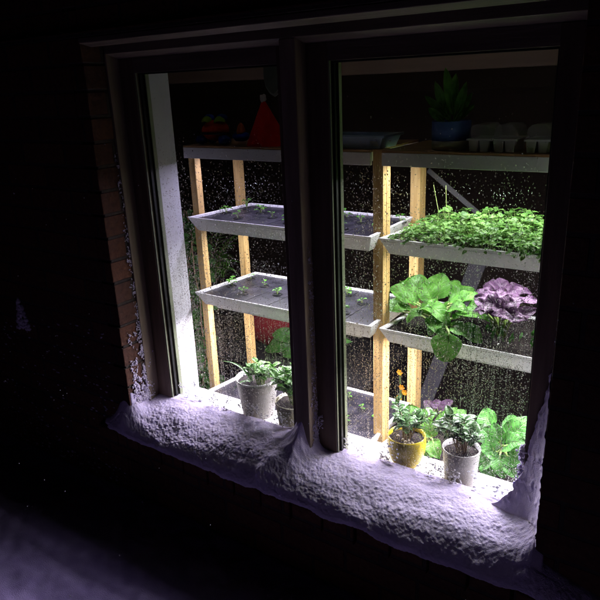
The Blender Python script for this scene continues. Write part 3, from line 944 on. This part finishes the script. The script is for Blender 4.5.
# ------------------------------------------------------------------ on the top shelf
# plush crab
c = Vector((-1.548, 1.732, TOPZ))
t = thing('plush_crab', 'red plush crab with blue claws and green eyelids on the top shelf', 'soft toy', c)
mb = MB(); mb.blob(c + Vector((0, 0, .046)), .052, .042, .036, 22, 16, .05); mb.build('body', M['plush_red'], t, smooth=True)
mb = MB(); mb.tube([c + Vector((.055 * math.cos(a), -.046 * math.sin(a) + .002, .036 + .003 * math.sin(a))) for a in np.linspace(-.2, PI + .2, 16)], .004, 6); mb.build('mouth', M['dark'], t, smooth=True)
for sx in (-1, 1):
    mb = MB(); mb.blob(c + Vector((sx * .030, .004, .088)), .022, .016, .014, 14, 10, .04); e = mb.build('eye', M['plush_blue'], t, smooth=True)
    mb = MB(); mb.leaf(c + Vector((sx * .008, -.012, .078)), c + Vector((sx * .008, -.012, .078)), c + Vector((sx * .052, -.012, .082)), .024, (0, -.6, .8), pet=0, bulge=.28, cup=-.2, curl=.1, ripple=0, nx=8, ny=6); mb.build('eyelid', M['plush_green'], e, smooth=True, solid=.006)
    mb = MB(); mb.blob(c + Vector((sx * .052, -.020, .016)), .023, .020, .016, 12, 8, .18); mb.build('claw', M['plush_blue'], t, smooth=True)
    mb = MB(); mb.blob(c + Vector((sx * .034, .018, .010)), .016, .014, .010, 10, 8, .1); mb.build('foot', M['plush_blue'], t, smooth=True)
c = Vector((-1.442, 1.735, TOPZ))
t = thing('plush_toy', 'small orange and blue plush toy between the crab and the red hat', 'soft toy', c)
mb = MB(); mb.blob(c + Vector((.004, 0, .026)), .036, .022, .016, 14, 10, .12); mb.build('body', M['plush_blue'], t, smooth=True)
mb = MB(); mb.lathe([(.0165, .0), (.016, .012), (.010, .030), (.003, .038)], c + Vector((.006, 0, .034)), 14); mb.build('tuft', M['plush_orange'], t, smooth=True)
# red hat
c = Vector((-1.322, 1.735, TOPZ))
t = thing('santa_hat', 'red pointed felt hat with a white bobble on the top shelf', 'hat', c)
mb = MB()
prof = [(.080, 0), (.076, .008), (.058, .042), (.036, .084), (.015, .124), (.006, .141), (.002, .147)]
vs_, fs = [], []
n = 36
for i, (rr, z) in enumerate(prof):
    lean = -.012 * (z / .15) ** 1.5
    for k in range(n):
        a = 2 * PI * k / n
        q = rr * (1 + .025 * math.sin(3 * a + z * 40) + .015 * math.sin(7 * a))
        vs_.append((c.x + q * math.cos(a) + lean, c.y + q * math.sin(a) * .8, c.z + z + .0005))
for i in range(len(prof) - 1):
    for k in range(n):
        fs.append((i * n + k, i * n + (k + 1) % n, (i + 1) * n + (k + 1) % n, (i + 1) * n + k))
fs.append(tuple(range((len(prof) - 1) * n, len(prof) * n)))
mb.add(vs_, fs); mb.build('cone', M['red_felt'], t, smooth=True)
mb = MB(); mb.blob(c + Vector((-.008, -.004, .150)), .011, .011, .012, 12, 10, .3); mb.build('bobble', M['white_felt'], t, smooth=True)

# plastic tub
t = thing('plastic_tub', 'shallow pale blue plastic tub with a small label on the top shelf', 'tub', (-.98, 1.72, TOPZ))
x0, x1, y0, y1 = -1.155, -.862, 1.672, 1.80
zb, zt = TOPZ + .0005, TOPZ + .040
mb = MB()
o1 = [(x0 + .014, y0 + .010), (x1 - .016, y0 + .010), (x1 - .016, y1 - .01), (x0 + .014, y1 - .01)]
o2 = [(x0, y0), (x1, y0), (x1, y1), (x0, y1)]
i2 = [(p[0] + (.004 if k in (0, 3) else -.004), p[1] + (.004 if k < 2 else -.004)) for k, p in enumerate(o2)]
i1 = [(p[0] + (.003 if k in (0, 3) else -.003), p[1] + (.003 if k < 2 else -.003)) for k, p in enumerate(o1)]
v = [(*p, zb) for p in o1] + [(*p, zt) for p in o2] + [(*p, zt) for p in i2] + [(*p, zb + .003) for p in i1]
fc = [(3, 2, 1, 0), (12, 13, 14, 15)]
for o in (0, 4, 8):
    for i in range(4):
        j = (i + 1) % 4; fc.append((o + i, o + j, o + 4 + j, o + 4 + i))
mb.add(v, fc); mb.build('tub', M['tub'], t, bevel=.002)
mb = MB(); mb.box(x0 - .004, x1 + .004, y0 - .005, y0 - .0005, zt - .006, zt + .001); mb.box(x1 + .0005, x1 + .006, y0 - .005, y1, zt - .006, zt + .001); mb.build('rim', M['tub'], t, bevel=.001)
mb = MB(); mb.add([(-.905, y0 + .0065, TOPZ + .010), (-.880, y0 + .0065, TOPZ + .010), (-.880, y0 + .0020, TOPZ + .024), (-.905, y0 + .0020, TOPZ + .024)], [(0, 1, 2, 3)]); mb.build('label_patch', M['tub_label'], t)

# blue and sand pot
c = (-.682, 1.735)
t = thing('flower_pot', 'blue and sand coloured pot with tall strap leaves on the top shelf', 'plant pot', (*c, TOPZ))
mb = MB(); mb.lathe([(.050, .0005), (.0525, .003), (.0528, .026)], (*c, TOPZ), 40); mb.build('pot_base', M['pot_sand'], t, smooth=True)
mb = MB(); mb.lathe([(.0532, .0262), (.0535, .076), (.0525, .078), (.050, .077), (.049, .066)], (*c, TOPZ), 40); mb.build('pot_rim', M['pot_blue'], t, smooth=True)
soil_disc(c, .049, TOPZ + .068, t)
mb = MB()
random.seed(14)
for (tx, ty, w) in ((446, 68, .030), (455, 74, .030), (466, 82, .026), (434, 82, .028), (424, 96, .024), (472, 92, .022), (428, 108, .024), (474, 104, .022), (462, 108, .026), (440, 96, .028)):
    e = at(tx, ty, 1.735 + random.uniform(-.03, .05)); b0 = Vector((c[0] + random.uniform(-.02, .02), c[1] + random.uniform(-.02, .02), TOPZ + .068))
    mb.leaf(b0, b0 + (e - b0) * .15, e, w, (b0 - e) * .6 + Vector((random.uniform(-.4, .4), -.8, .3)), nx=12, ny=6, pet=.003, bulge=-.05, curl=.1, shape=.9, seed=int(tx))
mb.build('leaves', M['strap'], t, smooth=True)

# mini seed trays
for i, (x0, lab) in enumerate(((-.612, 'small white seed tray under a clear lid next to the blue pot'), (-.545, 'small white seed tray under a clear lid, middle of three'), (-.462, 'small white seed tray under a clear lid, farthest from blue pot'))):
    y0 = 1.678
    t = thing('seed_tray', lab, 'seed tray', (x0 + .03, y0 + .05, TOPZ), 'lidded seed trays on the top shelf')
    mb = MB()
    for (a, b) in ((0, .026), (.029, .056)):
        mb.prism([(x0 + a + .003, TOPZ + .0005), (x0 + b - .003, TOPZ + .0005), (x0 + b, TOPZ + .029), (x0 + a, TOPZ + .029)], 'y', y0 + .004, y0 + .105)
    mb.build('cells', M['seed_white'], t, bevel=.001)
    mb = MB(); mb.box(x0 - .005, x0 + .062, y0, y0 + .110, TOPZ + .0292, TOPZ + .034); mb.build('flange', M['seed_white'], t, bevel=.001)
    mb = MB()
    pr = [(x0 - .002, TOPZ + .0342), (x0 + .002, TOPZ + .060), (x0 + .012, TOPZ + .070), (x0 + .045, TOPZ + .070), (x0 + .055, TOPZ + .060), (x0 + .059, TOPZ + .0342)]
    mb.prism(pr, 'y', y0 + .004, y0 + .106); mb.build('lid', M['clear'], t, bevel=.003)

# ------------------------------------------------------------------ things behind the rack in the dark room
t = thing('wall_plaque', 'dark green shield plaque hanging behind the red hat', 'plaque', (-1.95, 2.64, 0))
def shield(s, y0, y1):
    pts = [(-.060 * s, .088 * s), (.060 * s, .088 * s), (.062 * s, .0), (.050 * s, -.045 * s), (.028 * s, -.075 * s), (0, -.090 * s), (-.028 * s, -.075 * s), (-.050 * s, -.045 * s), (-.062 * s, 0)]
    mb = MB(); mb.prism([(p[0] - 1.95, p[1] + .035) for p in pts], 'y', y0, y1); return mb
shield(1.0, 2.628, 2.64).build('rim', M['plaque_rim'], t, bevel=.003)
shield(.86, 2.620, 2.6275).build('panel', M['plaque'], t, bevel=.003)
mb = MB(); mb.box(-1.955, -1.945, 2.63, 2.634, .124, .62); mb.build('cord', M['dark'], t)

# palm on the floor
pc = Vector((-2.35, 2.45, -2.0))
t = thing('potted_palm', 'feathery green palm in the dark room behind the rack posts', 'palm', pc)
mb = MB(); mb.lathe([(.11, .0005), (.15, .26), (.155, .27), (.14, .265), (.138, .24)], pc, 30); mb.build('pot', M['terracotta'], t, smooth=True)
random.seed(6)
lf = MB(); st = MB()
fr = [(224, 258), (228, 246), (222, 232), (226, 270), (215, 224), (206, 245), (198, 236), (196, 262), (230, 262), (197, 300), (196, 318), (194, 282), (232, 238)]
for (tx, ty) in fr:
    e = at(tx, ty, 2.42 + random.uniform(-.12, .12)); b0 = pc + Vector((0, 0, .9))
    m0 = (b0 + e) / 2 + Vector((0, 0, .12))
    pts = [b0 * (1 - a) ** 2 + m0 * 2 * a * (1 - a) + e * a * a for a in np.linspace(0, 1, 14)]
    st.tube(pts, [.004 * (1 - .07 * k) for k in range(14)], 5)
    for k in range(3, 14):
        p = pts[k]; tg = (pts[min(k + 1, 13)] - pts[k - 1]).normalized(); sd = tg.cross(Vector((0, 0, 1))).normalized()
        for sg in (-1, 1):
            dr = (tg * .75 + sd * sg * .7 + Vector((0, 0, -.15))).normalized()
            lf.leaf(p, p, p + dr * .10 * (1.1 - .03 * k), .009, (0, 0, 1), nx=5, ny=3, pet=0, ripple=0, curl=.2, seed=k)
st.tube([pc + Vector((0, 0, .2)), pc + Vector((.01, 0, .6)), pc + Vector((0, 0, .92))], [.03, .022, .016], 8)
lf.build('fronds', M['bright'], t, smooth=True); st.build('trunk', M['stem_brown'], t, smooth=True)

# ivy beside the inner jamb
t = thing('climbing_ivy', 'dark ivy trailing beside the white inner jamb', 'ivy', (-2.05, 2.0, -2.0))
random.seed(16)
lf = MB(); st = MB()
for k in range(8):
    pts = []
    x_ = -2.06 + random.uniform(-.10, .10); y_ = 2.02 + random.uniform(-.06, .06)
    for q in range(12):
        pts.append(Vector((x_ + random.gauss(0, .012), y_ + random.gauss(0, .012), -2.0 + q * .135)))
    st.tube(pts, .003, 5)
    for q in range(80):
        a = random.uniform(4, 10.9); i = int(a); p = pts[i] + (pts[i + 1] - pts[i]) * (a - i)
        an = random.uniform(0, 6.28); dr = Vector((math.cos(an), math.sin(an), random.uniform(-.6, .2))).normalized(); s = random.uniform(.025, .045)
        lf.leaf(p, p + dr * .012, p + dr * (s + .012), s * .8, (random.gauss(0, .3), -.7, .6), nx=5, ny=4, pet=.0008, seed=q)
lf.build('leaves', M['room_leaf'], t, smooth=True); st.build('vines', M['stem_brown'], t)

# bench with a red cushion and a broad-leaved plant
t = thing('bench', 'dark wooden bench standing in the room behind the rack', 'bench', (-1.7, 2.45, -2.0))
mb = MB(); mb.box(-2.30, -1.25, 2.25, 2.75, -1.335, -1.30); mb.build('seat', M['dark'], t, bevel=.003)
for xx in (-2.27, -1.32):
    for yy in (2.27, 2.68):
        mb = MB(); mb.box(xx, xx + .05, yy, yy + .05, -2.0, -1.3355); mb.build('leg', M['dark'], t)
mb = MB(); cc = Vector((-1.91, 2.46, -1.195))
mb.blob(cc, .175, .10, .104, 28, 18, .05); tag(mb.build('cushion', M['cushion'], smooth=True), 'dark red cushion on the bench behind the lower seedling trays', 'cushion')
c = (-1.62, 2.36)
t = thing('leafy_plant', 'broad dark green leaves drooping from a pot beside the red cushion', 'leafy plant', (*c, -1.30))
mb = MB(); mb.lathe([(.05, .0005), (.065, .09), (.066, .095), (.06, .092)], (*c, -1.30), 24); mb.build('pot', M['terracotta'], t, smooth=True)
mb = MB()
for (tx, ty, w) in ((264, 350, .08), (272, 334, .08), (286, 332, .09), (282, 356, .10), (292, 345, .09), (348, 340, .06), (344, 332, .06)):
    e = at(tx, ty, 2.28); b0 = Vector((*c, -1.21))
    mb.leaf(b0, b0 + (e - b0) * .35 + Vector((0, 0, .02)), e, w, (0, -.8, .6), nx=9, ny=7, pet=.003, seed=tx)
mb.build('leaves', M['room_leaf'], t, smooth=True)

# orange flowers
c = (-1.10, 2.32)
t = thing('flowering_plant', 'plant with small orange flowers seen between the pine posts', 'flowers', (*c, -2.0))
mb = MB(); mb.lathe([(.07, .0005), (.09, .16), (.092, .17), (.085, .165)], (*c, -2.0), 24); mb.build('pot', M['terracotta'], t, smooth=True)
st = MB(); random.seed(19)
for (tx, ty) in ((402, 387), (405, 392), (400, 372), (399, 398)):
    e = at(tx, ty, 2.32)
    st.tube([Vector((*c, -1.85)), (Vector((*c, -1.6)) + e) / 2, e], [.003, .002, .0015], 5)
    mb = MB()
    for k in range(6):
        a = k * PI / 3; dr = Vector((math.cos(a), -.35, math.sin(a)))
        mb.leaf(e, e, e + dr * .015, .014, (0, -1, 0), nx=4, ny=4, pet=0, seed=k)
    mb.build('flower', M['orange'], t, smooth=True)
st.build('stem', M['stem'], t)

# pale board leaning behind the rack
mb = MB(); p0 = at(483, 250, 2.35); p1 = at(418, 420, 2.35)
mb.bar(p0 + (p0 - p1) * .15, p1 + (p1 - p0) * .9, .066, .012)
tag(mb.build('leaning_board', M['grey_board'], bevel=.002), 'pale grey board leaning in the room behind the purple mustard', 'board')

# ------------------------------------------------------------------ snow on the outer sill
nx, nv = 920, 170
xs = np.linspace(-1.79, -.03, nx)
prof = np.array([(1.436, -1.044), (1.40, -1.045), (1.365, -1.051), (1.33, -1.062), (1.295, -1.080), (1.268, -1.099), (1.248, -1.119), (1.238, -1.137), (1.237, -1.150), (1.246, -1.158)])
tv = np.linspace(0, 1, nv)
seg = np.r_[0, np.cumsum(np.hypot(*np.diff(prof, axis=0).T))]; seg /= seg[-1]
py = np.interp(tv, seg, prof[:, 0]); pz = np.interp(tv, seg, prof[:, 1])
for _ in range(6):
    py[1:-1] = (py[:-2] + 2 * py[1:-1] + py[2:]) / 4; pz[1:-1] = (pz[:-2] + 2 * pz[1:-1] + pz[2:]) / 4
X = np.repeat(xs[:, None], nv, 1); Y0 = np.repeat(py[None], nx, 0); Z0 = np.repeat(pz[None], nx, 0)
outside = np.clip(np.maximum((XL + .004 - X), (X - XR + .004)) / .004, 0, 1)
Y = np.minimum(Y0, 1.436 - outside * (1.436 - 1.279))
thick = (Z0 + 1.160)
endl = np.clip((X + 1.79) / .13, 0, 1); endr = np.clip((-.03 - X) / .16, 0, 1)
tap = np.sqrt(np.clip(endl, 0, 1)) * np.sqrt(np.clip(endr, 0, 1))
Z = -1.160 + thick * (.25 + .75 * tap)
Y = Y + (1 - tap) * .03 * np.clip((1.275 - Y) / .04, 0, 1)
# slow undulation
Z += .007 * fbm(X, Y, .22, 2, 31) * np.clip((Y - 1.236) / .05, 0, 1)
# drift against the reveal brick, the mullion and the other reveal
back = np.clip((Y - 1.22) / .10, 0, 1) ** 1.3
Z += .075 * np.exp(-((X + 1.668) / .050) ** 2) * np.exp(-((Y - 1.290) / .035) ** 2) * 1.15
crest = -.967 - .25 * np.clip(1.357 - Y, 0, .08) + .006 * fbm(Y, Z * 0, .02, 2, 77)
sx = np.where(X < crest, .046, .022)
fin = np.clip((Y - 1.272) / .092, 0, 1) ** 1.9
Z += .118 * np.exp(-(np.abs(X - crest) / sx) ** 1.55) * fin
Z += .018 * np.exp(-((X + 1.035) / .03) ** 2 - ((Y - 1.29) / .025) ** 2) + .014 * np.exp(-((X + 1.06) / .02) ** 2 - ((Y - 1.255) / .02) ** 2)
Z += .11 * np.exp(-np.clip(XR - X, 0, 9) / .030) * np.clip((Y - 1.262) / .07, 0, 1) * (X < XR + .02)
Z += .030 * np.exp(-np.abs(XR - X) / .05) * np.exp(-((Y - 1.275) / .03) ** 2)
# slightly ragged lower edge, then grain along the surface normal
Z = Z + .006 * fbm(X, np.zeros_like(X), .09, 3, 71) * np.clip((tv[None] - .7) / .3, 0, 1)
S = np.repeat(np.r_[0, np.cumsum(np.hypot(np.diff(py), np.diff(pz)))][None], nx, 0)
ty, tz = np.gradient(Y, axis=1), np.gradient(Z, axis=1)
tl = np.hypot(ty, tz) + 1e-9
ny_, nz_ = tz / tl, -ty / tl                       # outward normal of the profile
dn = .0030 * fbm(X, S, .075, 2, 41, .5) + .00085 * fbm(X, S, .013, 3, 51, .6) + .00075 * fbm(X, S, .0058, 2, 57, .6)
cl = fbm(X, S, .022, 3, 63, .6)
dn = dn + .0013 * np.clip(cl - .25, 0, 1) ** .8 * (.35 + .65 * np.clip(fbm(X, S, .2, 2, 67) + .3, 0, 1))
calm = (.30 + .70 * np.clip((1.415 - Y) / .06, 0, 1)) * (1 - .25 * np.exp(-((X + .965) / .045) ** 2) * np.clip((Y - 1.27) / .03, 0, 1))
Y = Y + ny_ * dn * calm * (1 - outside * (Y > 1.26)); Z = Z + nz_ * dn * calm
bank = MB(); grid_mesh(bank, np.stack([X, Y, Z], -1))

# snow clinging in the corner of the other reveal: a hollow fillet from the sash to the brick arris
nz, ns = 150, 44
zz = np.linspace(-1.075, -.42, nz)
Lx = np.interp(zz, [-1.075, -1.03, -.99, -.95, -.894, -.80, -.744, -.62, -.515, -.42], [-.44, -.390, -.360, -.343, -.327, -.312, -.302, -.285, -.268, -.264])
Ly = np.full(nz, 1.398)
Rx = np.interp(zz, [-1.075, -1.0, -.42], [-.262, -.263, -.2645]); Ry = np.interp(zz, [-1.075, -1.0, -.6, -.42], [1.277, 1.278, 1.282, 1.30])
s = np.linspace(0, 1, ns)
PX = Lx[:, None] * (1 - s) + Rx[:, None] * s; PY = Ly[:, None] * (1 - s) + Ry[:, None] * s
depth = np.hypot(Rx - Lx, Ry - Ly)[:, None]
PX = PX - .10 * depth * np.sin(PI * s) * -1; PY = PY + .10 * depth * np.sin(PI * s)
ZZ = np.repeat(zz[:, None], ns, 1)
g1 = .0034 * fbm(s[None] * .13 + ZZ * 0, ZZ, .020, 4, 81, .62) + .0022 * fbm(s[None] * .13 + ZZ * 0, ZZ, .007, 2, 91)
PY = PY - np.abs(g1) * .9 - .002; PX = PX - g1 * .5
PX[:, 0] += .004 * fbm(ZZ[:, 0], ZZ[:, 0] * 0, .03, 3, 17)
ZZ = ZZ + .003 * fbm(PX, ZZ, .03, 2, 23)
grid_mesh(bank, np.stack([PX, PY, ZZ], -1)[:, ::-1])
random.seed(44)
for i in range(60):
    z_ = random.uniform(-1.0, -.85)
    for q in range(4):
        w = random.uniform(.0015, .0045); bank.blob((-.339 + random.gauss(0, .005), 1.402 + random.uniform(0, .02), z_ + random.gauss(0, .004)), w, w, w * random.uniform(.8, 1.5), 7, 5, .5, seed=i + q)
tag(bank.build('snow_drift', M['snow'], smooth=True), 'thick drift of fluffy snow lying along the outer brick sill', 'snow drift')

# crusts of snow on the frame and the brick reveal
mb = MB()
random.seed(77)
def crumb(p, s, n, sd):
    for q in range(n):
        w = s * random.uniform(.35, 1.0)
        mb.blob((p[0] + abs(random.gauss(0, .5)) * s * .8, p[1] + random.gauss(0, .9) * s, p[2] + random.gauss(0, 1.1) * s), w * .8, w, w * random.uniform(.8, 1.3), 6, 4, .5, seed=sd + q)


for i in range(640):
    z_ = -1.04 + .86 * random.random() ** 2.1
    low = max(0, min(1, (-.68 - z_) / .30))
    if random.random() > .42 + .58 * low: continue
    y_ = random.uniform(1.296, 1.388) if random.random() < low * .8 else random.gauss(1.352, .005)
    crumb((XL + .0015, min(max(y_, 1.288), 1.394), z_), random.uniform(.0012, .0028) * (1 + .9 * low), random.randint(2, 6), i)
for i in range(300):
    z_ = -1.03 + .62 * random.random() ** 1.8
    low = max(0, min(1, (-.8 - z_) / .22))
    crumb((-.9375, min(max(random.gauss(1.388, .007), 1.364), 1.400), z_), random.uniform(.0010, .0022) * (1 + .7 * low), random.randint(2, 5), i)
for i in range(26):
    crumb((-.930 + random.uniform(-.006, .014), 1.395 + random.uniform(-.006, .004), -.955 + random.gauss(0, .010)), random.uniform(.0015, .003), 3, i)
tag(mb.build('snow_crust', M['snow'], smooth=True), 'crumbs of snow stuck to the window frame and reveal', kind='stuff')

# snow caught on the rough wall beside the window
mb = MB()
random.seed(90)
for i in range(420):
    x_ = random.uniform(-2.75, -1.72); z_ = -1.40 + .62 * random.random() ** 1.6
    s = random.uniform(.0012, .0042); mb.blob((x_, YW - .0008, z_), s * 1.9, s * .6, s * .7, 7, 5, .5, seed=i)
for i in range(70):
    a = random.random() ** .7; z_ = -.86 + .13 * (1 - a); w = .040 * a + .004
    mb.blob((-2.21 + random.uniform(-w, w), YW - .002, z_), .009, .006, .008, 8, 6, .45, seed=i)
tag(mb.build('wall_snow', M['snow'], smooth=True), 'patches of snow stuck on the dark brick wall', kind='stuff')

# falling snow
mb = MB()
random.seed(91)
for i in range(130):
    mb.blob((random.uniform(-2.2, -.1), random.uniform(.35, 1.18), random.uniform(-1.3, -.05)), .0011, .0011, .0011, 6, 4, .3, seed=i)
tag(mb.build('falling_snow', M['flake'], smooth=True), 'tiny snowflakes drifting down before the wall', kind='stuff')

# ------------------------------------------------------------------ condensation on the panes
nseg = 7
tpl = [(0, 0, 0)]
for (rr, h) in ((1.0, 0.0), (.86, .30), (.52, .50)):
    for k in range(nseg):
        a = 2 * PI * k / nseg; tpl.append((rr * math.cos(a), h, rr * math.sin(a)))
tpl.append((0, .58, 0))
tpl = np.array(tpl)
tf = []
for k in range(nseg):
    k2 = (k + 1) % nseg
    tf.append((0, 1 + k, 1 + k2, 1 + k2))
    for rg in (0, 1):
        a = 1 + rg * nseg
        tf.append((a + k, a + nseg + k, a + nseg + k2, a + k2))
    tf.append((1 + 2 * nseg + k, 1 + 3 * nseg, 1 + 2 * nseg + k2, 1 + 2 * nseg + k2))
drops = []
for (pi, (g0, g1)) in enumerate(PANES):
    n = 0
    while n < 21000:
        x_ = RNG.uniform(g0 + .014, g1 - .004); z_ = RNG.uniform(-1.05, .03)
        dens = np.clip((-.12 - z_) / .25, 0.02, 1) * (.62 + .38 * vn(np.array([x_ * 14.]), np.array([z_ * 9.]), 5)[0]) * (.6 + .4 * (z_ < -.5))
        if RNG.random() > dens: continue
        rr = np.exp(RNG.normal(np.log(.00076), .38)); rr = min(rr, .0034)
        drops.append((x_, z_, rr, rr * RNG.uniform(.95, 1.5))); n += 1
    for k in range(120):                                  # runs of small beads left by drops that slid down
        x_ = RNG.uniform(g0 + .03, g1 - .02); z_ = RNG.uniform(-.95, -.50); ln = RNG.uniform(.06, .28)
        for q in range(int(ln / .0052)):
            z2 = z_ - q * .0052 + RNG.normal(0, .001)
            if z2 < -1.05: break
            rr = RNG.uniform(.0006, .0013); drops.append((x_ + RNG.normal(0, .0007), z2, rr, rr * 1.3))
D = np.array(drops)
nt_ = len(tpl)
V = np.empty((len(D), nt_, 3))
V[:, :, 0] = D[:, 0, None] + tpl[None, :, 0] * D[:, 2, None]
V[:, :, 1] = YG + .0012 + tpl[None, :, 1] * D[:, 2, None]
V[:, :, 2] = D[:, 1, None] + tpl[None, :, 2] * D[:, 3, None]
faces = []
for k in range(len(D)):
    o = k * nt_
    for q in tf:
        if q[2] == q[3]: faces.append((q[0] + o, q[1] + o, q[2] + o))
        else: faces.append(tuple(i + o for i in q))
me = bpy.data.meshes.new('water_droplets'); me.from_pydata(V.reshape(-1, 3).tolist(), [], faces)
me.polygons.foreach_set('use_smooth', [len(p.vertices) > 0 for p in me.polygons])
me.materials.append(M['water'])
o = bpy.data.objects.new('water_droplets', me); COL.objects.link(o)
tag(o, 'beads of condensation on both window panes', kind='stuff')

# frost and snow specks frozen to the foot of the glass
mb = MB()
random.seed(123)
for (g0, g1) in PANES:
    for k in range(26):
        cx = random.uniform(g0 + .01, g1 - .01); cz = -1.05 + abs(random.gauss(0, .042)); n = random.randint(6, 22)
        for q in range(n):
            s = random.uniform(.0010, .0034)
            mb.blob((cx + random.gauss(0, .011), YG - .0012, cz + random.gauss(0, .008)), s * random.uniform(.8, 1.6), .0007, s, 7, 4, .45, seed=q)
tag(mb.build('window_frost', M['frost'], smooth=True), 'flecks of frost along the foot of the panes', kind='stuff')
for o in scn.objects:
    if '_o' in o: del o['_o']
